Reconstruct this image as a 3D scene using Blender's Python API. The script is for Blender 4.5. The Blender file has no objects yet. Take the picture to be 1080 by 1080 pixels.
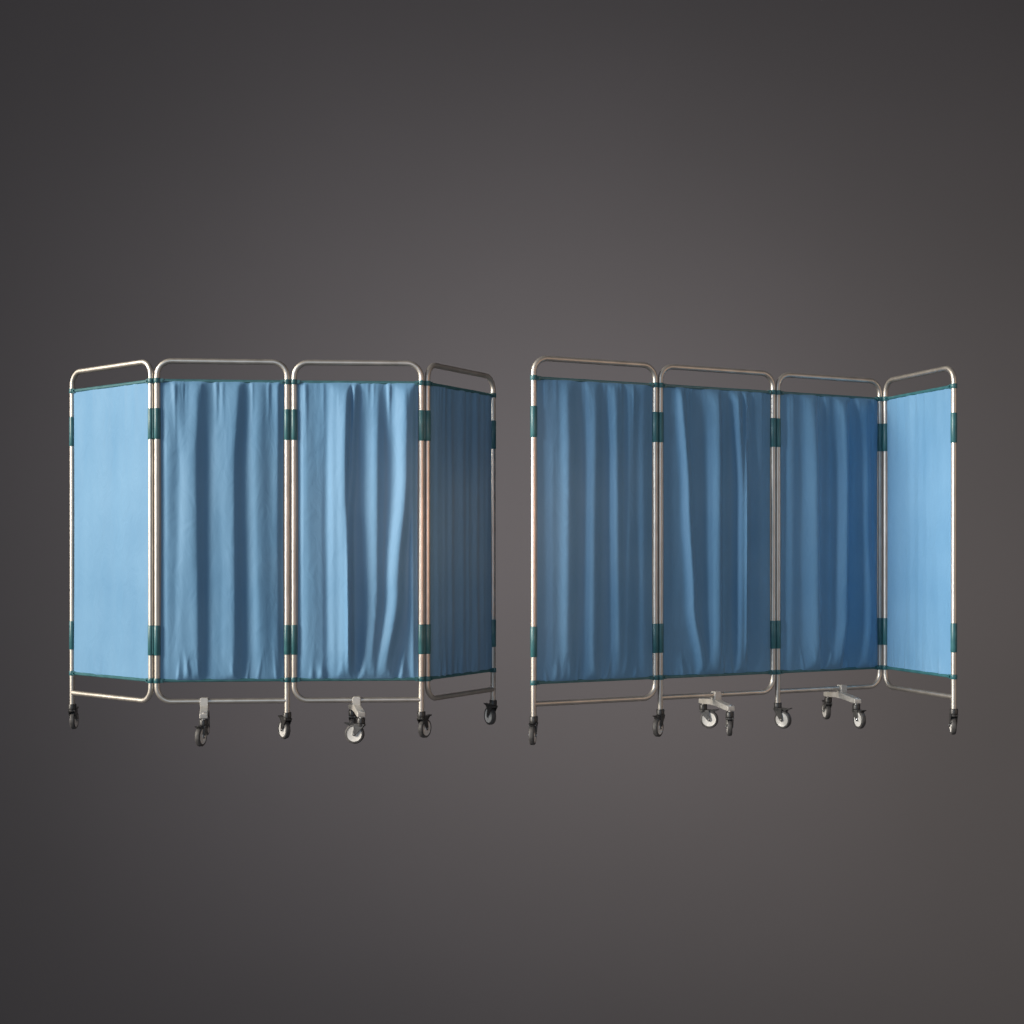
import bpy, bmesh, math, random
from mathutils import Vector, Matrix, noise

random.seed(7)
sc = bpy.context.scene
col = sc.collection

# ------------------------------------------------------------------ measures
EYE = 0.87            # camera height
F = 1450.0            # focal length in photo pixels (photo 1080 wide)
HC = 1.40             # height between the two curtain rods
Z_BOT = 0.282; Z_TOP = Z_BOT + HC
Z_ARCH = 1.775; Z_BAR = 0.184; Z_FOOT = 0.108
R_TUBE = 0.0130; R_BEND = 0.068

# ------------------------------------------------------------------ materials
def mat(name):
    m = bpy.data.materials.new(name); m.use_nodes = True
    nt = m.node_tree; nt.nodes.clear()
    out = nt.nodes.new('ShaderNodeOutputMaterial')
    b = nt.nodes.new('ShaderNodeBsdfPrincipled')
    nt.links.new(b.outputs[0], out.inputs[0])
    return m, nt, b, out

def noise_mix(nt, b, c1, c2, scale, stretch=(1, 1, 1), detail=4, lo=.35, hi=.65):
    tc = nt.nodes.new('ShaderNodeTexCoord'); mp = nt.nodes.new('ShaderNodeMapping')
    mp.inputs['Scale'].default_value = stretch
    n = nt.nodes.new('ShaderNodeTexNoise'); n.inputs['Scale'].default_value = scale
    n.inputs['Detail'].default_value = detail
    r = nt.nodes.new('ShaderNodeMapRange'); r.inputs[1].default_value = lo; r.inputs[2].default_value = hi
    mx = nt.nodes.new('ShaderNodeMix'); mx.data_type = 'RGBA'
    mx.inputs[6].default_value = (*c1, 1); mx.inputs[7].default_value = (*c2, 1)
    nt.links.new(tc.outputs['Object'], mp.inputs[0]); nt.links.new(mp.outputs[0], n.inputs[0])
    nt.links.new(n.outputs[0], r.inputs[0]); nt.links.new(r.outputs[0], mx.inputs[0])
    nt.links.new(mx.outputs[2], b.inputs['Base Color'])
    return tc, n, r

def bump(nt, b, src, strength, dist):
    bp = nt.nodes.new('ShaderNodeBump'); bp.inputs['Strength'].default_value = strength
    bp.inputs['Distance'].default_value = dist
    nt.links.new(src, bp.inputs['Height']); nt.links.new(bp.outputs[0], b.inputs['Normal'])
    return bp

# brushed, slightly stained steel tube
m_steel, nt, b, _ = mat('brushed_steel')
tc, n, r = noise_mix(nt, b, (.50, .465, .42), (.60, .56, .51), 14, (1, 1, .6))
b.inputs['Metallic'].default_value = .92
n2 = nt.nodes.new('ShaderNodeTexNoise'); n2.inputs['Scale'].default_value = 60
nt.links.new(tc.outputs['Object'], n2.inputs[0])
rr = nt.nodes.new('ShaderNodeMapRange'); rr.inputs[3].default_value = .40; rr.inputs[4].default_value = .52
nt.links.new(n2.outputs[0], rr.inputs[0]); nt.links.new(rr.outputs[0], b.inputs['Roughness'])
bump(nt, b, n2.outputs[0], .15, .0006)

# teal plastic
m_teal, nt, b, _ = mat('teal_plastic')
tc, n, r = noise_mix(nt, b, (.024, .108, .124), (.042, .145, .162), 22)
b.inputs['Roughness'].default_value = .38

# cloth
m_cloth, nt, b, out = mat('blue_curtain_cloth')
tc, n, r = noise_mix(nt, b, (.112, .270, .455), (.150, .320, .510), 3.2, (1.6, 1.6, .7), 6, .3, .7)
b.inputs['Roughness'].default_value = .62
b.inputs['Specular IOR Level'].default_value = .35
b.inputs['Sheen Weight'].default_value = .38
b.inputs['Sheen Roughness'].default_value = .4
b.inputs['Sheen Tint'].default_value = (.8, .9, 1, 1)
nb = nt.nodes.new('ShaderNodeTexNoise'); nb.inputs['Scale'].default_value = 9; nb.inputs['Detail'].default_value = 8; nb.inputs['Distortion'].default_value = 1.2
mpb = nt.nodes.new('ShaderNodeMapping'); mpb.inputs['Scale'].default_value = (1.5, 1.5, .8)
nt.links.new(tc.outputs['Object'], mpb.inputs[0]); nt.links.new(mpb.outputs[0], nb.inputs[0])
nf = nt.nodes.new('ShaderNodeTexNoise'); nf.inputs['Scale'].default_value = 420; nf.inputs['Detail'].default_value = 2
nt.links.new(tc.outputs['Object'], nf.inputs[0])
ma = nt.nodes.new('ShaderNodeMath'); ma.operation = 'MULTIPLY_ADD'; ma.inputs[1].default_value = .05
nt.links.new(nf.outputs[0], ma.inputs[0]); nt.links.new(nb.outputs[0], ma.inputs[2])
bp = bump(nt, b, ma.outputs[0], .30, .012)
tr = nt.nodes.new('ShaderNodeBsdfTranslucent'); tr.inputs[0].default_value = (.10, .27, .50, 1)
ms = nt.nodes.new('ShaderNodeMixShader'); ms.inputs[0].default_value = .06
nt.links.new(b.outputs[0], ms.inputs[1]); nt.links.new(tr.outputs[0], ms.inputs[2]); nt.links.new(ms.outputs[0], out.inputs[0])

m_rubber, nt, b, _ = mat('dark_rubber')
noise_mix(nt, b, (.045, .043, .043), (.085, .08, .078), 40)
b.inputs['Roughness'].default_value = .55
m_blackpl, nt, b, _ = mat('black_plastic')
noise_mix(nt, b, (.022, .021, .021), (.04, .038, .037), 50)
b.inputs['Roughness'].default_value = .42
m_disc, nt, b, _ = mat('grey_white_wheel_plastic')
noise_mix(nt, b, (.60, .585, .56), (.72, .70, .67), 30)
b.inputs['Roughness'].default_value = .4
m_fork, nt, b, _ = mat('zinc_fork')
noise_mix(nt, b, (.10, .097, .094), (.17, .165, .16), 60)
b.inputs['Metallic'].default_value = .6; b.inputs['Roughness'].default_value = .45
m_beam, nt, b, _ = mat('cast_aluminium')
noise_mix(nt, b, (.46, .44, .40), (.58, .555, .52), 26)
b.inputs['Metallic'].default_value = .35; b.inputs['Roughness'].default_value = .42
m_bolt, nt, b, _ = mat('bright_bolt')
noise_mix(nt, b, (.75, .74, .72), (.85, .84, .82), 90)
b.inputs['Metallic'].default_value = .9; b.inputs['Roughness'].default_value = .25
m_back, nt, b, _ = mat('grey_studio_paper')
noise_mix(nt, b, (.160, .150, .152), (.167, .156, .159), .35)
b.inputs['Roughness'].default_value = .95; b.inputs['Specular IOR Level'].default_value = .1

# ------------------------------------------------------------------ mesh tools
def link(name, bm, m, parent=None, smooth=True, bevel=0, loc=None, rz=0):
    bmesh.ops.recalc_face_normals(bm, faces=bm.faces)
    me = bpy.data.meshes.new(name); bm.to_mesh(me); bm.free()
    if smooth is None: pass
    else:
        for p in me.polygons: p.use_smooth = True
        me.set_sharp_from_angle(angle=math.radians(38))
    me.materials.append(m)
    o = bpy.data.objects.new(name, me); col.objects.link(o)
    if parent: o.parent = parent
    if loc is not None: o.location = loc
    o.rotation_euler.z = rz
    if bevel:
        md = o.modifiers.new('bevel', 'BEVEL'); md.width = bevel; md.segments = 3
        md.limit_method = 'ANGLE'; md.angle_limit = math.radians(40); md.harden_normals = True
    return o

def sweep(bm, pts, rad, n=20, cap=True):
    """round tube along a poly-line; rad a number or one per point"""
    if not isinstance(rad, (list, tuple)): rad = [rad] * len(pts)
    pts = [Vector(p) for p in pts]; rings = []; up = None
    for i, p in enumerate(pts):
        a = pts[max(0, i - 1)]; c = pts[min(len(pts) - 1, i + 1)]
        t = (c - a).normalized()
        if up is None:
            up = t.orthogonal().normalized()
        up = (up - t * up.dot(t)).normalized()
        s = t.cross(up)
        rings.append([bm.verts.new(p + (up * math.cos(k * 2 * math.pi / n) + s * math.sin(k * 2 * math.pi / n)) * rad[i]) for k in range(n)])
    for r0, r1 in zip(rings, rings[1:]):
        for k in range(n):
            bm.faces.new((r0[k], r0[(k + 1) % n], r1[(k + 1) % n], r1[k]))
    if cap:
        bm.faces.new(rings[0][::-1]); bm.faces.new(rings[-1])

def lathe(bm, prof, axis='Z', c=(0, 0, 0), n=32):
    """prof = list of (radius, height) along axis"""
    c = Vector(c); rings = []
    for r, h in prof:
        ring = []
        for k in range(n):
            a = 2 * math.pi * k / n; x, y = r * math.cos(a), r * math.sin(a)
            v = Vector((x, y, h)) if axis == 'Z' else Vector((x, h, y))
            ring.append(bm.verts.new(c + v))
        rings.append(ring)
    for r0, r1 in zip(rings, rings[1:]):
        for k in range(n):
            bm.faces.new((r0[k], r0[(k + 1) % n], r1[(k + 1) % n], r1[k]))
    bm.faces.new(rings[0][::-1]); bm.faces.new(rings[-1])

def prism(bm, poly, y0, y1):
    """poly in x,z extruded along y"""
    a = [bm.verts.new((x, y0, z)) for x, z in poly]; b_ = [bm.verts.new((x, y1, z)) for x, z in poly]
    bm.faces.new(a); bm.faces.new(b_[::-1]); n = len(poly)
    for i in range(n): bm.faces.new((a[i], a[(i + 1) % n], b_[(i + 1) % n], b_[i]))

def box(bm, x0, x1, y0, y1, z0, z1):
    prism(bm, [(x0, z0), (x1, z0), (x1, z1), (x0, z1)], y0, y1)

def arc(cx, cz, r, a0, a1, n=10):
    return [(cx + r * math.cos(math.radians(a0 + (a1 - a0) * i / n)), 0, cz + r * math.sin(math.radians(a0 + (a1 - a0) * i / n))) for i in range(n + 1)]

# ------------------------------------------------------------------ curtain
def lerpc(c, v):
    """c = number or list of (v, u) with v 0 at top, 1 at bottom"""
    if not isinstance(c, (list, tuple)): return c
    if v <= c[0][0]: return c[0][1]
    for (v0, u0), (v1, u1) in zip(c, c[1:]):
        if v <= v1:
            t = (v - v0) / (v1 - v0); t = t * t * (3 - 2 * t) if len(c) > 2 else t
            return u0 + (u1 - u0) * t
    return c[-1][1]

def curtain_mesh(W, ridges, seed, ripple=1.0, fine=1.0, soft=1.15):
    ridges = [(c, wl * (.85 if soft > 1.2 else 1), wr * 1.25, a, vt, vb) for c, wl, wr, a, vt, vb in ridges]
    rnd = random.Random(seed)
    x0, x1 = R_TUBE + .0015, W - R_TUBE - .0015
    NX, NZ = 170, 190
    top = [(rnd.uniform(.04, .96), rnd.uniform(.008, .020), rnd.uniform(.0015, .005) * ripple, rnd.uniform(.05, .16)) for _ in range(16)]
    bot = [(rnd.uniform(.05, .95), rnd.uniform(.010, .026), rnd.uniform(.004, .011) * ripple, rnd.uniform(.025, .075), rnd.uniform(-.5, .5)) for _ in range(15)]
    ph = rnd.uniform(0, 50)
    bm = bmesh.new(); grid = []
    for j in range(NZ + 1):
        v = j / NZ; row = []
        for i in range(NX + 1):
            u = i / NX; y = 0
            for c, wl, wr, a, vt, vb in ridges:
                t = u - lerpc(c, v)
                g = math.exp(-(t / (wl if t < 0 else wr)) ** 2)
                g = g ** .9
                # vt / vb = amplitude kept at the top / bottom rods
                e = vt + (1 - vt) * min(1, v / .22) ** .8
                e *= vb + (1 - vb) * min(1, (1 - v) / .10) ** .7
                y -= a * soft * g * e
            for c, w, a, L in top:
                y -= a * math.exp(-((u - c) / w) ** 2) * math.exp(-(v / L) ** 1.5)
            for c, w, a, L, sl in bot:
                cc = c + sl * (1 - v)
                y -= a * math.exp(-((u - cc) / w) ** 2) * math.exp(-((1 - v) / L) ** 1.5) * min(1, (1 - v) / .008 + .4)
            y += .0040 * fine * noise.noise(Vector((u * 7 + ph, v * 3.0, ph)))
            y += .0006 * fine * noise.noise(Vector((u * 24 + ph, v * 5.5, ph + 4)))
            ed = min(1, min(u, 1 - u) / .05); y *= ed * ed * (3 - 2 * ed)
            q = min(v, 1 - v)             # cloth is held flat between the two rods
            lim = .0042 + .9 * q
            y = lim * math.tanh(y / lim)
            zz = Z_TOP - (Z_TOP - Z_BOT) * v
            # cloth pulls in a little between rods at both sides
            pull = .004 * math.sin(math.pi * v)
            x = x0 + pull + (x1 - x0 - 2 * pull) * u
            row.append(bm.verts.new((x, y, zz)))
        grid.append(row)
    for j in range(NZ):
        for i in range(NX):
            bm.faces.new((grid[j][i], grid[j][i + 1], grid[j + 1][i + 1], grid[j + 1][i]))
    return bm

# ------------------------------------------------------------------ one panel
def build_panel(root, A, B, leg, ridges, seed, ripple, fine, joins, label=None, soft=1.15):
    """A, B world xy of the two posts; leg = 'L' or 'R' (post that runs down to its caster);
       joins = set of 'R' if a hinge plate bridges to the next panel"""
    d = Vector((B[0] - A[0], B[1] - A[1])); W = d.length; rz = math.atan2(d.y, d.x)
    # frame tube: one bent pipe
    s = lambda x: x if leg == 'L' else W - x           # mirror
    P = [(0, 0, Z_FOOT), (0, 0, Z_ARCH - R_BEND)]
    P += arc(R_BEND, Z_ARCH - R_BEND, R_BEND, 180, 90)[1:]
    P += arc(W - R_BEND, Z_ARCH - R_BEND, R_BEND, 90, 0)
    P += [(W, 0, Z_BAR + R_BEND)]
    P += arc(W - R_BEND, Z_BAR + R_BEND, R_BEND, 0, -90)[1:]
    n0 = len(P)
    P += [(W * .5, 0, Z_BAR), (0.002, 0, Z_BAR)]
    rad = [R_TUBE] * n0 + [R_TUBE * .95] * 2
    for k in range(8): rad[n0 - 1 - k] = R_TUBE * (.95 + .05 * k / 8)
    P = [(s(x), y, z) for x, y, z in P]
    bm = bmesh.new(); sweep(bm, P, rad, 24)
    fr = link('panel_frame', bm, m_steel, root, loc=Vector((A[0], A[1], 0)) - root.location, rz=rz)
    if label: fr['label'] = label
    # curtain
    cu = link('curtain', curtain_mesh(W, ridges, seed, ripple, fine, soft), m_cloth, fr)
    md = cu.modifiers.new('thickness', 'SOLIDIFY'); md.thickness = .0016; md.offset = 1
    # rods, flattened teal rails that close the cloth
    for z in (Z_TOP, Z_BOT):
        bm = bmesh.new()
        h = .0075; t = .0075
        pr = [(-t, -h * .5), (-t * .6, -h), (t * .6, -h), (t, -h * .5), (t, h * .5), (t * .6, h), (-t * .6, h), (-t, h * .5)]
        v0 = [bm.verts.new((R_TUBE, y, z + q)) for y, q in pr]; v1 = [bm.verts.new((W - R_TUBE, y, z + q)) for y, q in pr]
        bm.faces.new(v0); bm.faces.new(v1[::-1])
        for i in range(8): bm.faces.new((v0[i], v0[(i + 1) % 8], v1[(i + 1) % 8], v1[i]))
        link('curtain_rod', bm, m_teal, fr, smooth=False, bevel=.001)
    # clips round the posts at each rod end, with a little screw
    for x, sg in ((0, 1), (W, -1)):
        for z in (Z_TOP, Z_BOT):
            bm = bmesh.new()
            r = R_TUBE + .003; h = .0115
            lathe(bm, [(R_TUBE - .001, -h), (r - .001, -h), (r, -h + .0015), (r, h - .0015), (r - .001, h), (R_TUBE - .001, h)], 'Z', (x, 0, z))
            box(bm, min(x + sg * R_TUBE * .6, x + sg * .030), max(x + sg * R_TUBE * .6, x + sg * .030), -.0088, .0088, z - .0095, z + .0095)
            lathe(bm, [(.0050, -.0155), (.0050, -.006)], 'Y', (x + sg * .022, 0, z), 14)
            link('rod_clip', bm, m_teal, fr, smooth=False)
    # long sleeves on the posts
    for x, side in ((0, 'L'), (W, 'R')):
        for z0, z1 in ((1.409, 1.553), (.400, .540)):
            bm = bmesh.new(); r = R_TUBE + .0022
            lathe(bm, [(R_TUBE - .001, z0), (r - .0008, z0), (r, z0 + .0015), (r, z1 - .0015), (r - .0008, z1), (R_TUBE - .001, z1)], 'Z', (x, 0, 0), 28)
            if side in joins:   # hinge web reaching the neighbour's sleeve
                box(bm, x + R_TUBE, x + .0185, -.004, .004, z0 + .006, z1 - .006)
            link('hinge_sleeve', bm, m_teal, fr, smooth=True)
    return fr

# ------------------------------------------------------------------ caster
def build_caster(root, x, y, phi, ztop=Z_FOOT, stem=0.0, side=1):
    """swivel point x,y; phi = world direction (deg) the wheel trails towards"""
    RW = .0455; T = .030; hw = .0115
    bm = bmesh.new()
    # swivel head with the fork: local +x = trailing direction
    lathe(bm, [(.0165, ztop - .006), (.0195, ztop - .004), (.0195, ztop + .018), (.0175, ztop + .021), (.0, ztop + .021)][:4], 'Z', (0, 0, 0), 28)
    lathe(bm, [(.0175, ztop - .018), (.0205, ztop - .015), (.0205, ztop - .007), (.0175, ztop - .006)], 'Z', (0, 0, 0), 28)
    HEAD = bm; bm = bmesh.new()
    z1 = ztop - .010
    for s_ in (-1, 1):
        y0, y1 = sorted((s_ * (hw + .0022), s_ * (hw + .0058)))
        prism(bm, [(-.017, z1), (-.012, z1 - .010), (T - .0078, RW - .003), (T - .004, RW - .0085), (T + .003, RW - .0088), (T + .0070, RW - .004),
                   (T + .0072, RW + .004), (T + .001, z1 - .020), (T + .002, z1 - .004), (T, z1 + .003)], y0, y1)
    # crown joining both cheeks over the tyre
    box(bm, -.018, T - .001, -(hw + .0056), hw + .0056, z1 - .0045, z1 + .0035)
    FORK = bm
    ca = link('caster', HEAD, m_blackpl, root, smooth=False, bevel=.0012, loc=Vector((x, y, 0)) - root.location, rz=math.radians(phi))
    link('fork', FORK, m_fork if stem else m_blackpl, ca, smooth=False, bevel=.0008)
    if stem:
        bm = bmesh.new(); lathe(bm, [(.0095, ztop + .0205), (.0095, ztop + .0215 + stem)], 'Z', (0, 0, 0), 20)
        link('stem', bm, m_bolt, ca, smooth=False)
    bm = bmesh.new()   # tyre
    pr = [(.035, -hw), (.0415, -hw), (.0442, -hw + .002), (RW, -hw + .006), (RW, hw - .006), (.0442, hw - .002), (.0415, hw), (.035, hw), (.034, 0)]
    rings = []
    n = 44
    for r, h in pr: rings.append([bm.verts.new((T + r * math.cos(2 * math.pi * k / n), h, RW + r * math.sin(2 * math.pi * k / n))) for k in range(n)])
    for q in range(len(rings)):
        r0, r1 = rings[q], rings[(q + 1) % len(rings)]
        for k in range(n): bm.faces.new((r0[k], r0[(k + 1) % n], r1[(k + 1) % n], r1[k]))
    link('tyre', bm, m_rubber, ca)
    bm = bmesh.new()   # disc of the wheel, slightly dished, with a hub
    lathe(bm, [(.008, -hw - .0018), (.0085, -hw - .0005), (.011, -hw + .003), (.030, -hw + .002), (.0345, -hw + .0006), (.0352, -hw + .002),
               (.0352, hw - .002), (.0345, hw - .0006), (.030, hw - .002), (.011, hw - .003), (.0085, hw + .0005), (.008, hw + .0018)], 'Y', (T, 0, RW), 44)
    link('wheel_disc', bm, m_disc, ca, smooth=False)
    bm = bmesh.new()
    lathe(bm, [(.0030, -hw - .0085), (.0042, -hw - .0075), (.0042, hw + .0075), (.0030, hw + .0085)], 'Y', (T, 0, RW), 16)
    link('axle_bolt', bm, m_bolt, ca, smooth=False)
    bm = bmesh.new()   # brake pedal: a wing behind the wheel with a little underside cam
    z = z1
    prism(bm, [(.014, z - .001), (.030, z - .003), (.048, z - .010), (.053, z - .012), (.056, z - .003), (.078, z + .005), (.079, z + .009), (.058, z + .0065), (.034, z + .0055), (.014, z + .006)], -.0105, .0105)
    link('brake_pedal', bm, m_blackpl, ca, smooth=False, bevel=.0012)
    return ca

# ------------------------------------------------------------------ beam with two casters
def build_beam(root, C, F_, Rr, phiF, phiR, bardir):
    """C clamp centre on the bar, F_/Rr xy of front and rear stems"""
    F_ = Vector(F_); Rr = Vector(Rr); d = F_ - Rr; L = d.length; rz = math.atan2(d.y, d.x); mid = (F_ + Rr) / 2
    h = L / 2 + .020; bm = bmesh.new()
    # cranked casting: thick at the middle, stepping down to the ends; local x = towards front stem
    top = [(-h, .146), (-h + .02, .149), (-.07, .157), (-.022, .162), (.022, .162), (.07, .157), (h - .02, .149), (h, .146)]
    bot = [(h, .124), (h - .045, .124), (.05, .131), (-.05, .131), (-h + .045, .124), (-h, .124)]
    prism(bm, top + bot, -.0185, .0185)
    be = link('caster_beam', bm, m_beam, root, smooth=False, bevel=.004, loc=Vector((mid.x, mid.y, 0)) - root.location, rz=rz)
    bm = bmesh.new()   # saddle that grips the bottom bar, turned with the bar
    prism(bm, [(-.0185, .158), (.0185, .158), (.0185, .196), (.015, .2005), (-.015, .2005), (-.0185, .196)], -.0185, .0185)
    cl = link('bar_clamp', bm, m_beam, be, smooth=False, bevel=.0015)
    off = Vector((C[0], C[1])) - mid
    off.rotate(Matrix.Rotation(-rz, 2))
    cl.location = (off.x, off.y, 0); cl.rotation_euler.z = bardir - rz
    for sx in (-1, 1):
        bm = bmesh.new(); lathe(bm, [(.0085, .1465), (.0085, .151), (.006, .153)], 'Z', (sx * L / 2, 0, 0), 6)
        link('bolt', bm, m_bolt, be, smooth=False)
    build_caster(root, F_.x, F_.y, phiF, .0985, .006)
    build_caster(root, Rr.x, Rr.y, phiR, .0985, .006)

# ------------------------------------------------------------------ a whole screen
def build_screen(name, label, posts, legs, sep, panels, groupname):
    """posts = [(px, pixel distance between rods)] five stations of the photo"""
    P = []
    for px, h in posts:
        P.append(Vector(((px - 540) * HC / h, F * HC / h)))
    T = []
    for i in range(5):
        a = P[max(0, i - 1)]; c = P[min(4, i + 1)]
        T.append(((P[i] - a).normalized() + (c - P[i]).normalized()).normalized() if 0 < i < 4 else Vector((0, 0)))
    base = sum(P, Vector((0, 0))) / 5
    root = bpy.data.objects.new(name, None); col.objects.link(root)
    root.location = (base.x, base.y, 0); root.empty_display_size = .2
    root['label'] = label; root['category'] = 'folding screen'; root['group'] = groupname
    ends = []
    for i in range(4):
        A = P[i] + T[i] * sep / 2; B = P[i + 1] - T[i + 1] * sep / 2
        pn = panels[i]
        build_panel(root, A, B, legs[i], pn['r'], pn['seed'], pn.get('ripple', 1), pn.get('fine', 1), {'R'} if i < 3 else set(), pn.get('label'), pn.get('soft', 1.15))
        ends.append((A, B))
    return root, ends

# ridges: (u crest [or path v,u], width left, width right, amplitude, keep at top, keep at bottom)
L1 = dict(seed=3, ripple=.25, fine=.5, r=[(.3, .2, .2, .004, .5, .5), (.75, .15, .2, .003, .5, .5)], label='pale smooth left end panel, angled away')
L2 = dict(soft=.9, seed=11, ripple=.9, fine=1.0, r=[
    (.075, .05, .06, .009, .3, .4),
    ([(0, .15), (.3, .20), (1, .17)], .050, .05, .012, .8, .4),
    ([(0, .30), (.25, .285), (1, .30)], .085, .040, .030, .6, .55),
    ([(0, .50), (.3, .46), (1, .44)], .06, .06, .010, .6, .6),
    ([(0, .63), (.3, .595), (1, .60)], .10, .034, .030, .7, .6),
    ([(0, .80), (.3, .79), (1, .82)], .07, .085, .021, .6, .5),
    (.955, .05, .03, .008, .7, .5)])
L3 = dict(seed=23, ripple=1.2, fine=1, r=[
    ([(0, .07), (1, .09)], .06, .06, .008, .8, .3),
    ([(0, .215), (.5, .19), (1, .20)], .09, .035, .009, .5, .25),
    ([(0, .30), (.25, .29), (1, .30)], .04, .03, .010, .8, .3),
    ([(0, .405), (.3, .395), (1, .42)], .085, .026, .044, .85, .6),
    ([(0, .475), (.25, .455), (.5, .43)], .02, .02, .018, 1, 0),
    ([(0, .66), (.3, .66), (.7, .655), (1, .60)], .085, .035, .030, .2, .5),
    ([(0, .90), (.3, .90), (.7, .83), (1, .725)], .080, .035, .034, .9, .7),
    (.965, .03, .02, .012, .9, .3)])
L4 = dict(seed=31, ripple=.45, fine=1, soft=.5, r=[
    (.12, .04, .05, .008, .6, .5), (.22, .03, .03, .008, .8, .4), (.32, .04, .03, .016, .7, .7), (.50, .05, .035, .018, .7, .7),
    (.60, .03, .03, .008, .9, .3), (.73, .05, .035, .018, .8, .7), (.85, .04, .03, .008, .7, .5), (.93, .03, .03, .006, .8, .5)])
R1 = dict(soft=1.21, seed=41, ripple=1, fine=1, r=[
    (.13, .05, .06, .008, .4, .4), ([(0, .25), (1, .24)], .065, .055, .022, .6, .3),
    ([(0, .475), (1, .455)], .065, .045, .025, .6, .7),
    ([(0, .655), (1, .68)], .060, .045, .024, .8, .6),
    ([(0, .80), (1, .755)], .05, .06, .014, .9, .5), (.91, .05, .04, .010, .8, .5)])
R2 = dict(soft=1.4, seed=53, ripple=.8, fine=1, r=[
    ([(0, .145), (.4, .20), (.75, .245), (1, .34)], .035, .035, .022, .9, .8),
    ([(0, .475), (.4, .475), (1, .475)], .09, .030, .030, .8, .8),
    ([(0, .56), (.4, .55), (1, .55)], .03, .03, .006, .8, .3),
    ([(0, .66), (.4, .70), (1, .69)], .045, .035, .026, 1, .8),
    ([(0, .745), (.25, .735), (.5, .73)], .02, .025, .016, 1, 0),
    ([(0, .87), (.4, .89), (1, .90)], .07, .05, .012, .7, .5)])
R3 = dict(soft=1.4, seed=67, ripple=1.2, fine=.9, r=[
    (.10, .05, .05, .010, .6, .5), ([(0, .30), (.4, .315), (1, .33)], .085, .038, .030, .7, .7),
    ([(0, .47), (.4, .46), (1, .46)], .04, .03, .010, .8, .4),
    ([(0, .62), (.4, .625), (.8, .615), (1, .56)], .085, .035, .032, .9, .8),
    ([(0, .84), (.4, .86), (.8, .89), (1, .86)], .080, .045, .022, .8, .7), (.955, .03, .03, .008, .6, .5)])
R4 = dict(seed=71, ripple=.4, fine=.8, r=[
    (.2, .08, .06, .003, .6, .5), (.38, .06, .05, .005, .7, .5), (.52, .05, .04, .005, .7, .5),
    (.63, .05, .05, .005, .8, .5), (.82, .08, .06, .003, .6, .5)], label='pale blue right end panel, folded forward')

rootL, EL = build_screen('privacy_screen',
    'blue curtained privacy screen with both end panels folded back, the right one in grey shade',
    [(76.4, 297.2), (162.6, 316.2), (306.6, 313.8), (447.7, 311.6), (520.1, 289.5)], 'LRRR', .0325, [L1, L2, L3, L4],
    'blue curtained privacy screens on casters')
rootR, ER = build_screen('privacy_screen',
    'darker blue privacy screen receding to the right, with a pale end panel turned forward',
    [(562.9, 321.5), (693.8, 308.0), (817.8, 294.7), (930.8, 282.9), (1006.0, 306.6)], 'LLLR', .0290, [R1, R2, R3, R4],
    'blue curtained privacy screens on casters')

def pt(px, D): return ((px - 540) * D / F, D)
def on(seg, f): return seg[0].lerp(seg[1], f)
def ang(seg): d = seg[1] - seg[0]; return math.atan2(d.y, d.x)

# casters below the posts
build_caster(rootL, *EL[0][0], 92)
build_caster(rootL, *EL[1][1], 126)
build_caster(rootL, *EL[2][1], 62)
build_caster(rootL, *EL[3][1], 122)
build_caster(rootR, *ER[0][0], -100)
build_caster(rootR, *ER[1][0], -118)
build_caster(rootR, *ER[2][0], -44)
build_caster(rootR, *ER[3][1], 80)

def beam(root, seg, frac, dv, phiF, phiR):
    C = on(seg, frac); d = Vector(dv).normalized() * .168
    build_beam(root, C, C + d, C - d, phiF, phiR, ang(seg))
beam(rootL, EL[1], .362, (.20, -1), -101, 95)
beam(rootL, EL[2], .49, (.234, -1), 172, 84)
beam(rootR, ER[1], .485, (.25, -1), 84, -18)
beam(rootR, ER[2], .62, (.20, -1), -73, 95)

# ------------------------------------------------------------------ backdrop
bm = bmesh.new(); n = 24
box(bm, -22, 22, 15.0, 15.05, -14, 16)
bk = link('backdrop', bm, m_back, smooth=False); bk['kind'] = 'structure'

# ------------------------------------------------------------------ lights
w = bpy.data.worlds.new('World'); sc.world = w; w.use_nodes = True
bg = w.node_tree.nodes['Background']; bg.inputs[0].default_value = (.122, .119, .122, 1); bg.inputs[1].default_value = 1.0

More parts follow.
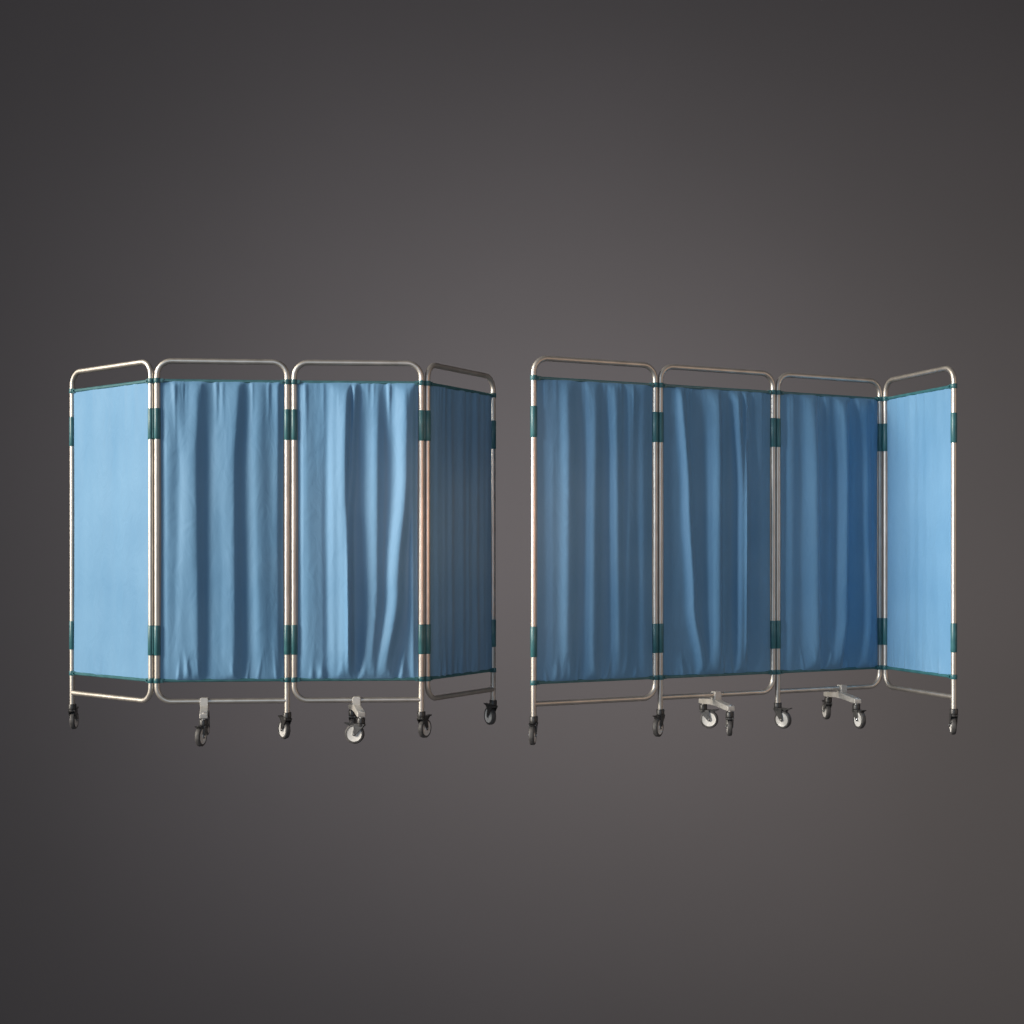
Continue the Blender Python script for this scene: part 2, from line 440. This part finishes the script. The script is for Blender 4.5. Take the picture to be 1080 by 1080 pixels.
def area(name, loc, target, size, power, color, sy=None):
    l = bpy.data.lights.new(name, 'AREA'); l.size = size; l.energy = power; l.color = color
    if sy: l.shape = 'RECTANGLE'; l.size_y = sy
    o = bpy.data.objects.new(name, l); col.objects.link(o); o.location = loc
    o.rotation_euler = (Vector(target) - Vector(loc)).to_track_quat('-Z', 'Y').to_euler()
    return o
area('key_light', (-12.4, 1.75, 4.9), (.7, 6.8, .9), 4.5, 330, (1, .925, .81), 7).data.spread = math.radians(50)
area('warm_fill', (7.5, 2.0, 2.2), (.3, 6.8, .9), 2.5, 75, (1, .70, .48), 5)
area('front_fill', (-2.8, -5.0, 3.0), (.3, 6.6, .9), 4, 215, (.58, .78, 1))

s = bpy.data.lights.new('warm_spot', 'SPOT'); s.energy = 1150; s.spot_size = math.radians(10.5); s.spot_blend = 1; s.shadow_soft_size = .5
s.color = (1, .54, .34)
so = bpy.data.objects.new('warm_spot', s); col.objects.link(so); so.location = (2.2, -1.2, 1.6)
so.rotation_euler = (Vector((-.34, 6.75, .95)) - so.location).to_track_quat('-Z', 'Y').to_euler()
s = bpy.data.lights.new('side_spot', 'SPOT'); s.energy = 2600; s.spot_size = math.radians(11.5); s.spot_blend = .7; s.shadow_soft_size = .7  # added spot, lifts the right screen's fold bands beyond the key
s.color = (.93, .97, 1)
so = bpy.data.objects.new('side_spot', s); col.objects.link(so); so.location = (-8, .3, 3.4)
so.rotation_euler = (Vector((1.62, 6.85, .95)) - so.location).to_track_quat('-Z', 'Y').to_euler()
s = bpy.data.lights.new('backdrop_falloff_spot', 'SPOT'); s.energy = 820; s.spot_size = math.radians(150); s.spot_blend = 1; s.shadow_soft_size = 0  # unseen source added behind the screens to give the backdrop its falloff
s.color = (1, .965, .965)
so = bpy.data.objects.new('backdrop_falloff_spot', s); col.objects.link(so); so.location = (0, 9.2, 1.15)
so.rotation_euler = (math.radians(90), 0, 0)

# ------------------------------------------------------------------ camera
cam = bpy.data.cameras.new('Camera'); co = bpy.data.objects.new('Camera', cam); col.objects.link(co)
co.location = (0, 0, EYE); co.rotation_euler = (math.radians(90), 0, 0)
cam.sensor_width = 36; cam.lens = F / 1080 * 36; cam.shift_y = 45 / 1080; cam.clip_end = 200
sc.camera = co
sc.view_settings.view_transform = 'Standard'; sc.view_settings.look = 'None'
sc.view_settings.exposure = 0; sc.view_settings.gamma = 1
